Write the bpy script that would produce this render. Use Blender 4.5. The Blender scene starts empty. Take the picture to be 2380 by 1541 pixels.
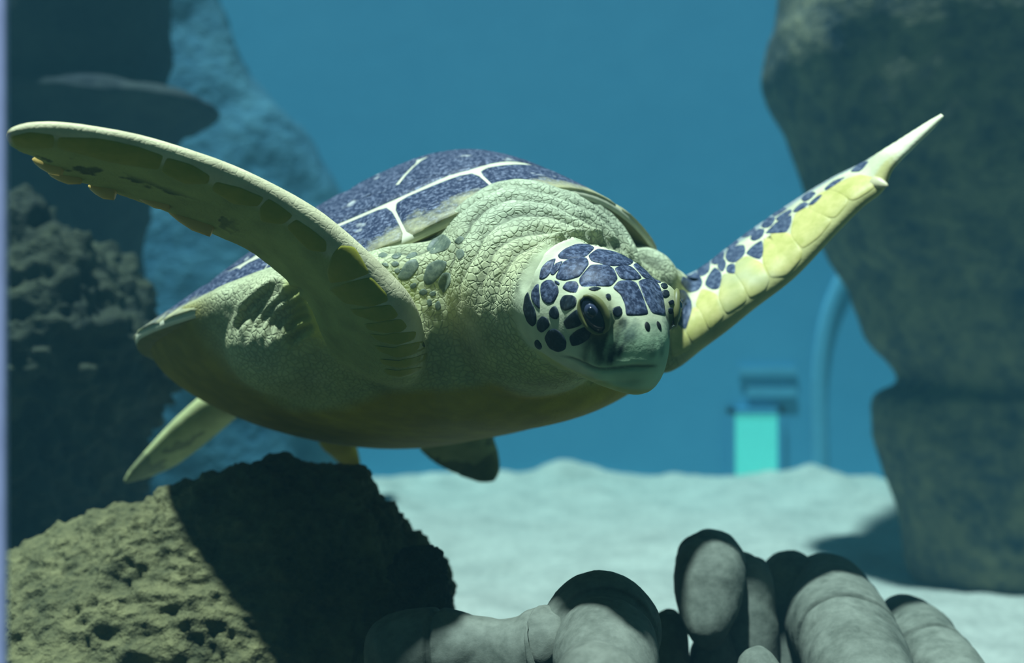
import bpy, math, numpy as np
from mathutils import Vector
from mathutils.bvhtree import BVHTree

# ------------------------------------------------------------------ camera, light, world
W, H_PX = 2380, 1541
FPX = 2552.0                      # focal length in pixels
CAMZ = 0.80                       # lens height above the sand
scene = bpy.context.scene
col = scene.collection

cam = bpy.data.cameras.new('camera')
cam.sensor_width = 36.0
cam.lens = 36.0 * FPX / W
cam.clip_start = 0.02
cam.dof.use_dof = True
cam.dof.focus_distance = 1.14
cam.dof.aperture_fstop = 3.0
cam_o = bpy.data.objects.new('camera', cam)
cam_o.location = (0, 0, CAMZ)
cam_o.rotation_euler = (math.pi / 2, 0, 0)
col.objects.link(cam_o)
scene.camera = cam_o

world = bpy.data.worlds.new('world')
scene.world = world
world.use_nodes = True
wb = world.node_tree.nodes['Background']
wb.inputs[0].default_value = (0.26, 0.66, 0.62, 1)
wb.inputs[1].default_value = 0.085

sun = bpy.data.lights.new('tank_light', 'SUN')
sun.energy = 9.5
sun.angle = math.radians(2.5)
sun.color = (0.86, 0.92, 1.0)
sun_o = bpy.data.objects.new('tank_light', sun)
sun_o.rotation_euler = Vector((0.15, 0.19, -1.0)).to_track_quat('-Z', 'Y').to_euler()
col.objects.link(sun_o)

scene.view_settings.view_transform = 'Standard'
scene.view_settings.look = 'None'
scene.view_settings.gamma = 1.0
scene.view_settings.use_curve_mapping = False
scene.view_settings.exposure = 0.0

# ------------------------------------------------------------------ helpers
rng = np.random.default_rng(7)

def P(px, py, Y):
    """point of the place seen at pixel (px, py) and standing Y metres away"""
    return np.array([(px - 1190.0) / FPX * Y, Y, CAMZ + (770.5 - py) / FPX * Y])

def proj(p):
    p = np.asarray(p)
    return np.stack([1190 + p[..., 0] / p[..., 1] * FPX, 770.5 - (p[..., 2] - CAMZ) / p[..., 1] * FPX], -1)

def unit(v):
    v = np.asarray(v, float)
    return v / (np.linalg.norm(v, axis=-1, keepdims=True) + 1e-12)

def lin(r, g, b):
    def f(c):
        c /= 255.0
        return c / 12.92 if c <= 0.04045 else ((c + 0.055) / 1.055) ** 2.4
    return np.array([f(r), f(g), f(b)])

def _hash(ix, iy, iz, seed):
    h = (ix * 374761393 + iy * 668265263 + iz * 2147483647 + seed * 974711) & 0xffffffff
    h = ((h ^ (h >> 13)) * 1274126177) & 0xffffffff
    h = (h ^ (h >> 16)) & 0xffffffff
    return h / 4294967295.0 * 2 - 1

def vnoise(p, seed=0):
    i = np.floor(p).astype(np.int64)
    f = p - i
    u = f * f * f * (f * (f * 6 - 15) + 10)
    r = 0
    for dx in (0, 1):
        for dy in (0, 1):
            for dz in (0, 1):
                w = (u[:, 0] if dx else 1 - u[:, 0]) * (u[:, 1] if dy else 1 - u[:, 1]) * (u[:, 2] if dz else 1 - u[:, 2])
                r = r + w * _hash(i[:, 0] + dx, i[:, 1] + dy, i[:, 2] + dz, seed)
    return r

def fbm(p, scale, octaves=4, seed=0, gain=0.5):
    r = 0; a = 1.0
    q = np.asarray(p) * scale
    for o in range(octaves):
        r = r + a * vnoise(q + 17.3 * o, seed + o)
        q = q * 2.03; a *= gain
    return r

def catmull(pts, n):
    """pts (k, d) -> (n, d) smooth resample, ends kept"""
    pts = np.asarray(pts, float)
    k = len(pts)
    t = np.linspace(0, k - 1, n)
    i = np.clip(np.floor(t).astype(int), 0, k - 2)
    f = (t - i)[:, None]
    p0 = pts[np.clip(i - 1, 0, k - 1)]; p1 = pts[i]; p2 = pts[i + 1]; p3 = pts[np.clip(i + 2, 0, k - 1)]
    return 0.5 * (2 * p1 + (p2 - p0) * f + (2 * p0 - 5 * p1 + 4 * p2 - p3) * f ** 2 + (3 * p1 - p0 - 3 * p2 + p3) * f ** 3)

def grid_faces(n, m):
    """n rings of m points, closed round, capped with centre points at index n*m and n*m+1"""
    f = []
    for i in range(n - 1):
        for j in range(m):
            j2 = (j + 1) % m
            f.append((i * m + j, i * m + j2, (i + 1) * m + j2, (i + 1) * m + j))
    a, b = n * m, n * m + 1
    for j in range(m):
        j2 = (j + 1) % m
        f.append((a, j2, j)); f.append((b, (n - 1) * m + j, (n - 1) * m + j2))
    return f

def closed(rings):
    rings = np.asarray(rings)
    n, m = rings.shape[:2]
    v = np.concatenate([rings.reshape(-1, 3), rings[0].mean(0)[None], rings[-1].mean(0)[None]])
    return v, grid_faces(n, m)

def mesh_from(name, v, f, smooth=True):
    me = bpy.data.meshes.new(name)
    me.from_pydata([tuple(map(float, p)) for p in v], [], f)
    me.update()
    if smooth:
        me.polygons.foreach_set('use_smooth', np.ones(len(me.polygons), bool))
    return me

def fix_normals(me):
    import bmesh
    bm = bmesh.new(); bm.from_mesh(me)
    bmesh.ops.recalc_face_normals(bm, faces=bm.faces)
    bm.to_mesh(me); bm.free()

def link(name, me, mat=None, parent=None):
    o = bpy.data.objects.new(name, me)
    col.objects.link(o)
    if mat is not None:
        me.materials.append(mat)
    if parent is not None:
        o.parent = parent
        o.matrix_parent_inverse = parent.matrix_world.inverted()
    return o

def tag(o, label=None, cat=None, group=None, kind=None):
    if label: o['label'] = label
    if cat: o['category'] = cat
    if group: o['group'] = group
    if kind: o['kind'] = kind
    return o

def verts_of(me):
    a = np.empty(len(me.vertices) * 3); me.vertices.foreach_get('co', a)
    return a.reshape(-1, 3)

def normals_of(me):
    a = np.empty(len(me.vertices) * 3, np.float32); me.vertex_normals.foreach_get('vector', a)
    return a.reshape(-1, 3).astype(float)

def set_verts(me, v):
    me.vertices.foreach_set('co', np.ascontiguousarray(v, np.float32).ravel()); me.update()

def set_col(me, c, name='Col'):
    at = me.attributes.new(name, 'FLOAT_COLOR', 'POINT')
    c4 = np.ones((len(c), 4), np.float32); c4[:, :3] = c
    at.data.foreach_set('color', c4.ravel())

def sstep(a, b, x):
    t = np.clip((x - a) / (b - a), 0, 1)
    return t * t * (3 - 2 * t)

# ------------------------------------------------------------------ materials
def new_mat(name):
    m = bpy.data.materials.new(name); m.use_nodes = True
    nt = m.node_tree
    return m, nt, nt.nodes['Principled BSDF']

def N(nt, kind, **kw):
    n = nt.nodes.new(kind)
    for k, v in kw.items():
        if k in n.inputs: n.inputs[k].default_value = v
        else: setattr(n, k, v)
    return n

def coords(nt):
    return N(nt, 'ShaderNodeTexCoord').outputs['Object']

def ramp(nt, fac, stops):
    r = N(nt, 'ShaderNodeValToRGB')
    while len(r.color_ramp.elements) < len(stops): r.color_ramp.elements.new(0.5)
    for e, (p, c) in zip(r.color_ramp.elements, stops):
        e.position = p; e.color = (*c, 1)
    nt.links.new(fac, r.inputs[0])
    return r.outputs[0]

def bump(nt, height, strength, dist, prev=None):
    b = N(nt, 'ShaderNodeBump'); b.inputs['Strength'].default_value = strength; b.inputs['Distance'].default_value = dist
    nt.links.new(height, b.inputs['Height'])
    if prev is not None: nt.links.new(prev, b.inputs['Normal'])
    return b.outputs[0]

def mat_stone(name, c1, c2, scale=9, bump_d=0.012, rough=0.9, fine=60, bs=0.8):
    m, nt, b = new_mat(name)
    co = coords(nt)
    n1 = N(nt, 'ShaderNodeTexNoise', Scale=scale, Detail=8.0, Roughness=0.65)
    n2 = N(nt, 'ShaderNodeTexNoise', Scale=fine, Detail=4.0, Roughness=0.6)
    for n in (n1, n2): nt.links.new(co, n.inputs['Vector'])
    mx = N(nt, 'ShaderNodeMath', operation='ADD'); nt.links.new(n1.outputs[0], mx.inputs[0])
    m2 = N(nt, 'ShaderNodeMath', operation='MULTIPLY'); nt.links.new(n2.outputs[0], m2.inputs[0]); m2.inputs[1].default_value = 0.6
    nt.links.new(m2.outputs[0], mx.inputs[1])
    c = ramp(nt, mx.outputs[0], [(0.55, c1), (1.05, c2)])
    nt.links.new(c, b.inputs['Base Color'])
    nt.links.new(bump(nt, mx.outputs[0], bs, bump_d), b.inputs['Normal'])
    b.inputs['Roughness'].default_value = rough
    b.inputs['Specular IOR Level'].default_value = 0.15
    return m

def mat_skin():
    """pigment and painted fold shade from the Col attribute, fine leathery scale relief"""
    m, nt, b = new_mat('turtle_skin')
    at = N(nt, 'ShaderNodeAttribute', attribute_name='Col')
    rl = N(nt, 'ShaderNodeAttribute', attribute_name='Relief')
    co = coords(nt)
    vo = N(nt, 'ShaderNodeTexVoronoi', Scale=140.0, feature='DISTANCE_TO_EDGE')
    nz = N(nt, 'ShaderNodeTexNoise', Scale=28.0, Detail=5.0)
    nf = N(nt, 'ShaderNodeTexNoise', Scale=260.0, Detail=3.0)
    add = N(nt, 'ShaderNodeVectorMath', operation='MULTIPLY_ADD')
    nt.links.new(nz.outputs['Color'], add.inputs[0]); add.inputs[1].default_value = (0.02,) * 3
    for n in (nz, nf): nt.links.new(co, n.inputs['Vector'])
    nt.links.new(co, add.inputs[2]); nt.links.new(add.outputs[0], vo.inputs['Vector'])
    edge = N(nt, 'ShaderNodeMapRange'); edge.inputs[2].default_value = 0.16
    nt.links.new(vo.outputs['Distance'], edge.inputs[0])
    # seams between the fine scales are a little darker
    mixf = N(nt, 'ShaderNodeMapRange'); mixf.inputs[3].default_value = 0.82; mixf.inputs[4].default_value = 1.04
    nt.links.new(edge.outputs[0], mixf.inputs[0])
    one = N(nt, 'ShaderNodeMix', data_type='FLOAT'); one.inputs[2].default_value = 1.0
    nt.links.new(rl.outputs['Fac'], one.inputs[0]); nt.links.new(mixf.outputs[0], one.inputs[3])
    nr = N(nt, 'ShaderNodeMapRange'); nr.inputs[1].default_value = 0.3; nr.inputs[2].default_value = 0.7
    nr.inputs[3].default_value = 0.86; nr.inputs[4].default_value = 1.12
    nt.links.new(nz.outputs[0], nr.inputs[0])
    pr = N(nt, 'ShaderNodeMath', operation='MULTIPLY')
    nt.links.new(one.outputs[0], pr.inputs[0]); nt.links.new(nr.outputs[0], pr.inputs[1])
    sc = N(nt, 'ShaderNodeVectorMath', operation='SCALE')
    nt.links.new(at.outputs['Color'], sc.inputs[0]); nt.links.new(pr.outputs[0], sc.inputs['Scale'])
    nt.links.new(sc.outputs[0], b.inputs['Base Color'])
    hm = N(nt, 'ShaderNodeMath', operation='MULTIPLY')
    nt.links.new(edge.outputs[0], hm.inputs[0]); nt.links.new(rl.outputs['Fac'], hm.inputs[1])
    b1 = bump(nt, hm.outputs[0], 0.6, 0.0022)
    b2 = bump(nt, nf.outputs[0], 0.25, 0.0015, b1)
    nt.links.new(b2, b.inputs['Normal'])
    b.inputs['Roughness'].default_value = 0.7
    b.inputs['Specular IOR Level'].default_value = 0.05
    return m

def mat_plate(name, c_dark, c_light, thr=(0.42, 0.75), scale=150, rough=0.45, second=None, sthr=(0.56, 0.68)):
    """horny scale: dark pigment with fine lighter specks"""
    m, nt, b = new_mat(name)
    co = coords(nt)
    n1 = N(nt, 'ShaderNodeTexNoise', Scale=scale, Detail=5.0, Roughness=0.7)
    n2 = N(nt, 'ShaderNodeTexNoise', Scale=scale / 9, Detail=3.0)
    for n in (n1, n2): nt.links.new(co, n.inputs['Vector'])
    c = ramp(nt, n1.outputs[0], [(thr[0], c_dark), (thr[1], c_light)])
    if second is not None:
        mx = N(nt, 'ShaderNodeMix', data_type='RGBA')
        f = ramp(nt, n2.outputs[0], [(sthr[0], (0, 0, 0)), (sthr[1], (1, 1, 1))])
        nt.links.new(f, mx.inputs[0]); nt.links.new(c, mx.inputs[6]); mx.inputs[7].default_value = (*second, 1)
        c = mx.outputs[2]
    nt.links.new(c, b.inputs['Base Color'])
    nt.links.new(bump(nt, n1.outputs[0], 0.35, 0.001), b.inputs['Normal'])
    b.inputs['Roughness'].default_value = rough
    b.inputs['Specular IOR Level'].default_value = 0.15
    return m

def mat_plain(name, c, rough=0.5, spec=0.4, emit=None, es=0):
    m, nt, b = new_mat(name)
    co = coords(nt)
    n1 = N(nt, 'ShaderNodeTexNoise', Scale=40.0, Detail=3.0)
    nt.links.new(co, n1.inputs['Vector'])
    c = np.asarray(c, float)
    cc = ramp(nt, n1.outputs[0], [(0.3, tuple(c * 0.9)), (0.7, tuple(np.minimum(c * 1.08, 1)))])
    nt.links.new(cc, b.inputs['Base Color'])
    b.inputs['Roughness'].default_value = rough
    b.inputs['Specular IOR Level'].default_value = spec
    if emit is not None:
        b.inputs['Emission Color'].default_value = (*emit, 1); b.inputs['Emission Strength'].default_value = es
    return m

M = {}
M['skin'] = mat_skin()
M['head_scale'] = mat_plate('head_scale', (0.020, 0.028, 0.055), (0.20, 0.25, 0.36), (0.45, 0.80), 190)
M['face_scale'] = mat_plate('face_scale', (0.008, 0.014, 0.020), (0.06, 0.09, 0.10), (0.5, 0.85), 190)
M['flip_dark'] = mat_plate('flipper_dark_scale', (0.035, 0.05, 0.09), (0.22, 0.27, 0.34), (0.45, 0.8), 160)
M['flip_yellow'] = mat_plate('flipper_yellow_scale', (0.46, 0.44, 0.12), (0.66, 0.58, 0.22), (0.35, 0.7), 50, second=(0.40, 0.42, 0.24))
M['flip_olive'] = mat_plate('flipper_olive_scale', (0.28, 0.30, 0.04), (0.40, 0.36, 0.06), (0.35, 0.7), 40)
M['skin_scale'] = mat_plate('skin_scale', (0.085, 0.115, 0.085), (0.24, 0.28, 0.19), (0.4, 0.7), 120)
M['scute'] = mat_plate('carapace_scute', (0.022, 0.032, 0.065), (0.36, 0.41, 0.52), (0.48, 0.80), 210, second=(0.46, 0.48, 0.44), sthr=(0.66, 0.72))
def rim_pigment(m):
    nt = m.node_tree; b = nt.nodes['Principled BSDF']
    src = b.inputs['Base Color'].links[0].from_socket
    at = N(nt, 'ShaderNodeAttribute', attribute_name='Rim')
    n1 = N(nt, 'ShaderNodeTexNoise', Scale=14.0, Detail=6.0, Roughness=0.75); nt.links.new(coords(nt), n1.inputs['Vector'])
    ad = N(nt, 'ShaderNodeMath', operation='ADD'); nt.links.new(at.outputs['Fac'], ad.inputs[0]); nt.links.new(n1.outputs[0], ad.inputs[1])
    f = ramp(nt, ad.outputs[0], [(0.66, (0, 0, 0)), (0.98, (1, 1, 1))])
    mx = N(nt, 'ShaderNodeMix', data_type='RGBA'); mx.inputs[7].default_value = (0.52, 0.50, 0.26, 1)
    nt.links.new(f, mx.inputs[0]); nt.links.new(src, mx.inputs[6]); nt.links.new(mx.outputs[2], b.inputs['Base Color'])
rim_pigment(M['scute'])
M['scute_seam'] = mat_plain('carapace_seam', (0.62, 0.62, 0.42), 0.5)
M['shell_under'] = mat_plate('shell_underside', (0.15, 0.15, 0.035), (0.24, 0.22, 0.07), (0.35, 0.7), 30)
M['eye'] = mat_plain('eye_black', (0.006, 0.010, 0.018), 0.08, 0.8)
M['iris'] = mat_plain('eye_iris', (0.05, 0.065, 0.11), 0.2, 0.6)
M['lid'] = mat_plain('eyelid_skin', (0.16, 0.17, 0.055), 0.5)
M['nostril'] = mat_plain('nostril_black', (0.004, 0.006, 0.006), 0.6, 0.2)

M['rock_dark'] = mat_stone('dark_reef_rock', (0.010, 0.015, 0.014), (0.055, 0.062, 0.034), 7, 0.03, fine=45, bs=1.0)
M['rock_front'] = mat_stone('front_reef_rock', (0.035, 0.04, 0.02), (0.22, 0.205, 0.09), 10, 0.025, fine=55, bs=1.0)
M['rock_column'] = mat_stone('speckled_column_rock', (0.022, 0.042, 0.055), (0.18, 0.185, 0.11), 5, 0.02, fine=20, bs=0.8)
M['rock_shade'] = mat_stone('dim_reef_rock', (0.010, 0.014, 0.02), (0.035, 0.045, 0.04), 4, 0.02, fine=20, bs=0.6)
M['rock_far'] = mat_stone('haze_blue_far_rock', (0.028, 0.10, 0.16), (0.055, 0.145, 0.185), 3, 0.05, fine=20)  # blue water haze put into the rock colour
M['finger'] = mat_stone('grey_carved_stone', (0.07, 0.08, 0.06), (0.185, 0.20, 0.155), 14, 0.004, rough=0.75, fine=70, bs=0.35)
M['sand'] = mat_stone('pale_sand', (0.255, 0.25, 0.21), (0.42, 0.405, 0.34), 5, 0.02, fine=40, bs=0.6)
M['wall'] = mat_stone('blue_tank_wall', (0.06, 0.26, 0.42), (0.075, 0.29, 0.45), 0.6, 0.01, fine=5, bs=0.2)  # wall blue also stands in for haze of the far water
M['post'] = mat_plain('lilac_post', (0.52, 0.60, 0.95), 0.4)
M['lit_pane'] = mat_plain('lit_window', (0.1, 0.5, 0.45), 0.3, 0.3, (0.14, 0.80, 0.66), 0.55)
M['frame'] = mat_plain('pale_frame', (0.09, 0.31, 0.45), 0.6)

# ------------------------------------------------------------------ the tank: floor, walls, water, glass
def box(name, lo, hi, mat, parent=None):
    (x0, y0, z0), (x1, y1, z1) = lo, hi
    v = [(x0, y0, z0), (x1, y0, z0), (x1, y1, z0), (x0, y1, z0), (x0, y0, z1), (x1, y0, z1), (x1, y1, z1), (x0, y1, z1)]
    f = [(0, 3, 2, 1), (4, 5, 6, 7), (0, 1, 5, 4), (1, 2, 6, 5), (2, 3, 7, 6), (3, 0, 4, 7)]
    return link(name, mesh_from(name, v, f, False), mat, parent)

# sand: rolling height field
nx, ny = 260, 260
xs = np.linspace(-5.0, 5.0, nx); ys = 0.45 + (np.linspace(0, 1, ny) ** 1.4) * 6.3
X, Yg = np.meshgrid(xs, ys)
pp = np.stack([X.ravel(), Yg.ravel(), np.zeros(X.size)], 1)
zz = 0.035 * fbm(pp, 1.3, 3, 3) + 0.012 * fbm(pp, 7, 3, 9)
far = sstep(4.6, 5.6, pp[:, 1])
zz += far * (0.03 + 0.07 * np.clip(fbm(pp, 3.1, 2, 21), -0.3, 1))
pp[:, 2] = zz - 0.02
ff = [(j * nx + i, j * nx + i + 1, (j + 1) * nx + i + 1, (j + 1) * nx + i) for j in range(ny - 1) for i in range(nx - 1)]
tag(link('floor', mesh_from('floor', pp, ff), M['sand']), 'pale rippled sand covering the tank bottom', 'sand floor', kind='structure')

tag(box('wall_back', (-5.2, 6.15, -0.3), (5.2, 6.35, 3.4), M['wall']), kind='structure')
tag(box('wall_left', (-5.2, 0.4, -0.3), (-5.0, 6.15, 3.4), M['wall']), kind='structure')
tag(box('wall_right', (5.0, 0.4, -0.3), (5.2, 6.15, 3.4), M['wall']), kind='structure')

# water
mw = bpy.data.materials.new('tank_water'); mw.use_nodes = True
nt = mw.node_tree; nt.nodes.remove(nt.nodes['Principled BSDF'])
vs = N(nt, 'ShaderNodeVolumeScatter'); vs.inputs['Color'].default_value = (0.22, 0.72, 0.95, 1); vs.inputs['Density'].default_value = 0.028
va = N(nt, 'ShaderNodeVolumeAbsorption'); va.inputs['Color'].default_value = (0.1, 0.70, 0.72, 1); va.inputs['Density'].default_value = 0.13
ad = N(nt, 'ShaderNodeAddShader'); nt.links.new(vs.outputs[0], ad.inputs[0]); nt.links.new(va.outputs[0], ad.inputs[1])
nt.links.new(ad.outputs[0], nt.nodes['Material Output'].inputs['Volume'])
water = box('water', (-4.99, 0.46, -0.25), (4.99, 6.14, 2.6), mw)
tag(water, 'clear blue green water filling the tank', 'water', kind='stuff')

# viewing pane between visitor and water, and its post
mg = bpy.data.materials.new('acrylic_pane'); mg.use_nodes = True
nt = mg.node_tree; nt.nodes.remove(nt.nodes['Principled BSDF'])
tr = N(nt, 'ShaderNodeBsdfTransparent'); tr.inputs[0].default_value = (0.985, 0.995, 1, 1)
gl = N(nt, 'ShaderNodeBsdfGlossy'); gl.inputs['Roughness'].default_value = 0.02
ms = N(nt, 'ShaderNodeMixShader'); ms.inputs[0].default_value = 0.02
nt.links.new(tr.outputs[0], ms.inputs[1]); nt.links.new(gl.outputs[0], ms.inputs[2])
nt.links.new(ms.outputs[0], nt.nodes['Material Output'].inputs['Surface'])
tag(box('window_1', (-1.5, 0.42, -0.1), (1.5, 0.44, 2.6), mg), kind='structure')

post_x = (12 - 1190) / FPX * 0.60
post = box('trim_1', (post_x - 0.05, 0.60, -0.05), (post_x, 0.604, 2.6), M['post'])
bv = post.modifiers.new('b', 'BEVEL'); bv.width = 0.0012; bv.segments = 3
tag(post, 'lilac blue upright post at the side of the viewing pane', 'post', kind='structure')

# ------------------------------------------------------------------ lofts
def loft_sections(stations, n, m, exps=None):
    """stations: (centre3, A3, B3, a_pos, a_neg, b_pos, b_neg, exponent) -> closed mesh"""
    arr = np.array([np.concatenate([c, A, B, [ap, an, bp, bn, e]]) for c, A, B, ap, an, bp, bn, e in stations])
    arr = catmull(arr, n)
    t = np.linspace(0, 2 * math.pi, m, endpoint=False)
    ct, st = np.cos(t), np.sin(t)
    rings = []
    for r in arr:
        c, A, B = r[0:3], unit(r[3:6]), unit(r[6:9])
        ap, an, bp, bn, e = r[9:14]
        ex = 2.0 / max(e, 0.8)
        x = np.sign(ct) * np.abs(ct) ** ex * np.where(ct > 0, max(ap, 1e-4), max(an, 1e-4))
        y = np.sign(st) * np.abs(st) ** ex * np.where(st > 0, max(bp, 1e-4), max(bn, 1e-4))
        rings.append(c + x[:, None] * A + y[:, None] * B)
    return closed(rings)

def fin(stations, n, m, face=(0, -1, 0)):
    """stations: (lead3, trail3, thickness); aerofoil section, thick near the lead"""
    L = catmull([s[0] for s in stations], n); T = catmull([s[1] for s in stations], n)
    th = catmull([[s[2]] for s in stations], n)[:, 0]
    c = (L + T) / 2; ch = (L - T) / 2
    sp = np.gradient(c, axis=0)
    nm = unit(np.cross(sp, ch))
    t = np.linspace(0, 2 * math.pi, m, endpoint=False)
    rings = []
    for i in range(n):
        x = np.cos(t); y = np.sin(t) * (0.62 + 0.38 * np.cos(t))
        rings.append(c[i] + x[:, None] * ch[i] + (y * th[i])[:, None] * nm[i])
    return closed(rings)

# ------------------------------------------------------------------ turtle frames
C0 = np.array([-0.1586, 1.6643, CAMZ - 0.0016])
th = 0.5643
pitch, roll = 0.1601, -0.0039
F = np.array([math.sin(th) * math.cos(pitch), -math.cos(th) * math.cos(pitch), math.sin(pitch)])
Rr = unit(np.cross(F, [0, 0, 1.0]))               # turtle's right, seen on the picture's left
U = np.cross(Rr, F)
Rr, U = Rr * math.cos(roll) - U * math.sin(roll), U * math.cos(roll) + Rr * math.sin(roll)

def B(f, r, u):
    return C0 + np.multiply.outer(np.asarray(f, float), F) + np.multiply.outer(np.asarray(r, float), Rr) + np.multiply.outer(np.asarray(u, float), U)

# carapace plan: radius along the angle (0 = front, 90 = right)
FR, RE, WD = 0.4466, 0.4576, 0.3948
def plan_radius(a):
    ca, sa = np.cos(a), np.sin(a)
    fl = np.where(ca > 0, FR, RE)
    e = np.where(ca > 0, 1.787, 1.681)
    return (np.abs(ca / fl) ** e + np.abs(sa / WD) ** e) ** (-1 / e)

DOME = 0.1987
def dome_u(rho, a):
    """height of the shell over the rim plane: tallest forward of the middle, front rim arched over the neck"""
    rho = np.clip(rho, 0, 1)
    prof = 0.6636 * (1 - rho ** 2) + 0.3364 * 0.5 * (1 + np.cos(math.pi * rho))
    c = np.clip(np.cos(a), 0, 1)
    fwd = rho * plan_radius(a) * np.cos(a)
    return DOME * prof * (1 + 1.976 * fwd) + (0.0172 * c ** 2 + 0.083 * c ** 8) * rho ** 2

def dome(rho, a, off=0.0):
    R = plan_radius(a) * rho
    return B(R * np.cos(a), R * np.sin(a), dome_u(rho, a) + off)

def dome_fr(f, r, off=0.0):
    f = np.asarray(f, float); r = np.asarray(r, float)
    a = np.arctan2(r, f); R = np.hypot(f, r)
    return dome(R / plan_radius(a), a, off)

# ------------------------------------------------------------------ turtle: empty, carapace
turtle = bpy.data.objects.new('sea_turtle', None)
turtle.location = B(0, 0, -0.18)
col.objects.link(turtle)
bpy.context.view_layer.update()
tag(turtle, 'large sea turtle with spread flippers swimming above the rocks', 'turtle')

na = 160
ang = np.linspace(0, 2 * math.pi, na, endpoint=False)
rings = []
for rho in np.linspace(0.02, 1.0, 40):
    rings.append(dome(np.full(na, rho), ang))
for rho, du in ((0.996, -0.006), (0.95, -0.012), (0.85, -0.018), (0.6, -0.02), (0.02, -0.02)):
    R = plan_radius(ang) * rho
    rings.append(B(R * np.cos(ang), R * np.sin(ang), np.minimum(dome_u(np.full(na, rho), ang) - 0.01, du + 0.0172 * np.clip(np.cos(ang), 0, 1) ** 2 + 0.083 * np.clip(np.cos(ang), 0, 1) ** 8)))
v, f = closed(rings)
me = mesh_from('carapace', v, f); fix_normals(me)
carapace = link('carapace', me, M['scute_seam'], turtle)
carapace.data.materials.append(M['shell_under'])
cen = np.empty(len(me.polygons) * 3); me.polygons.foreach_get('center', cen)
k_ = np.zeros(len(me.polygons), np.int32); k_[na * 40: na * 44] = 1; k_[[i for i in range(len(k_)) if len(me.polygons[i].vertices) == 3 and i % 2 == 1]] = 1
me.polygons.foreach_set('material_index', k_)
carapace['label'] = 'dark domed shell of broad scutes with pale seams'

def plate(name, boundary, mapping, mat, parent, h=0.0022, gap=0.0, seg=0.0, levels=((1.0, -0.4), (0.96, 0.55), (0.86, 1.0), (0.6, 1.05), (0.3, 1.08)), cut=None, label=None):
    """raised scale: star-shaped polygon in 2-D, rings shrunk to its centre, mapped on the surface"""
    b = np.asarray(boundary, float)
    if seg > 0:
        out = []
        for i in range(len(b)):
            p, q = b[i], b[(i + 1) % len(b)]
            k = max(1, int(math.ceil(np.linalg.norm(q - p) / seg)))
            for j in range(k): out.append(p + (q - p) * j / k)
        b = np.array(out)
        for _ in range(2):       # round the corners a little
            b = 0.7 * b + 0.15 * (np.roll(b, 1, 0) + np.roll(b, -1, 0))
    c = b.mean(0)
    m = len(b)
    d = b - c
    ln = np.linalg.norm(d, axis=1, keepdims=True)
    d = d * np.clip((ln - gap) / np.maximum(ln, 1e-9), 0.3, 1.6)
    vs_ = []
    for s, k in levels:
        pts = mapping(c + d * s, h * k)
        if pts is None: return None
        vs_.append(pts)
    pc = mapping(c[None], h * levels[-1][1])
    if pc is None: return None
    v = np.concatenate(vs_ + [pc])
    n = len(levels)
    f = []
    for i in range(n - 1):
        for j in range(m):
            j2 = (j + 1) % m
            f.append((i * m + j, i * m + j2, (i + 1) * m + j2, (i + 1) * m + j))
    for j in range(m): f.append(((n - 1) * m + j, (n - 1) * m + (j + 1) % m, n * m))
    me = mesh_from(name, v, f); fix_normals(me)
    if name == 'scute':
        q = np.concatenate([c + d * s_ for s_, k_ in levels] + [c[None]])
        rho = np.hypot(q[:, 0], q[:, 1]) / plan_radius(np.arctan2(q[:, 1], q[:, 0]))
        at_ = me.attributes.new('Rim', 'FLOAT', 'POINT'); at_.data.foreach_set('value', (0.40 * sstep(0.88, 1.0, rho)).astype(np.float32))
    o = link(name, me, mat, parent)
    if label: o['label'] = label
    return o

# scutes laid out on the shell as on a real one: ring of marginals, four costals a side, five vertebrals
SEAM = 0.0014
def fr_map(p, off):
    R = np.hypot(p[:, 0], p[:, 1]); a = np.arctan2(p[:, 1], p[:, 0])
    rho = np.minimum(R / plan_radius(a), 1.0)
    nrm = unit(U[None] * 1.0 + (F * np.cos(a)[:, None] + Rr * np.sin(a)[:, None]) * 0.7 * rho[:, None])
    return dome(rho, a) + nrm * off

RM = 0.80
def polar(rho, deg):
    a = math.radians(deg); R = float(plan_radius(np.array(a))) * rho
    return (R * math.cos(a), R * math.sin(a))

marg = [11, 26, 42, 55, 66, 79, 94, 110, 126, 141, 155, 168, 180]
def band(a0, a1, skew0, skew1, s):
    k = 6
    return [polar(RM, s * (a0 - skew0 + (a1 - skew1 - a0 + skew0) * j / k)) for j in range(k + 1)] + [polar(1.02, s * (a1 + (a0 - a1) * j / k)) for j in range(k + 1)]
for s in (1, -1):
    for i in range(len(marg) - 1):
        sk = lambda a: 4.0 * max(0, 1 - a / 90.0) if a < 170 else 0.0
        plate('scute', band(marg[i], marg[i + 1], -sk(marg[i]) if i else 0, -sk(marg[i + 1]), s), fr_map, M['scute'], carapace, 0.003, SEAM * 0.7, 0.022)
plate('scute', band(-11, 11, 0, 0, 1), fr_map, M['scute'], carapace, 0.003, SEAM * 0.7, 0.022)
# vertebral hexagons
vf = [0.340, 0.205, 0.045, -0.125, -0.275, -0.405]       # front/back limits along the midline
vw = [0.075, 0.060, 0.066, 0.060, 0.045, 0.040]
vmid = [0.155, 0.150, 0.145, 0.115, 0.085]
for i in range(5):
    f0, f1 = vf[i], vf[i + 1]
    fm = (f0 + f1) / 2
    pts = [(f0, -vw[i]), (f0, vw[i]), (fm, vmid[i]), (f1, vw[i + 1]), (f1, -vw[i + 1]), (fm, -vmid[i])]
    plate('scute', pts, fr_map, M['scute'], carapace, 0.003, SEAM, 0.025)
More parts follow.
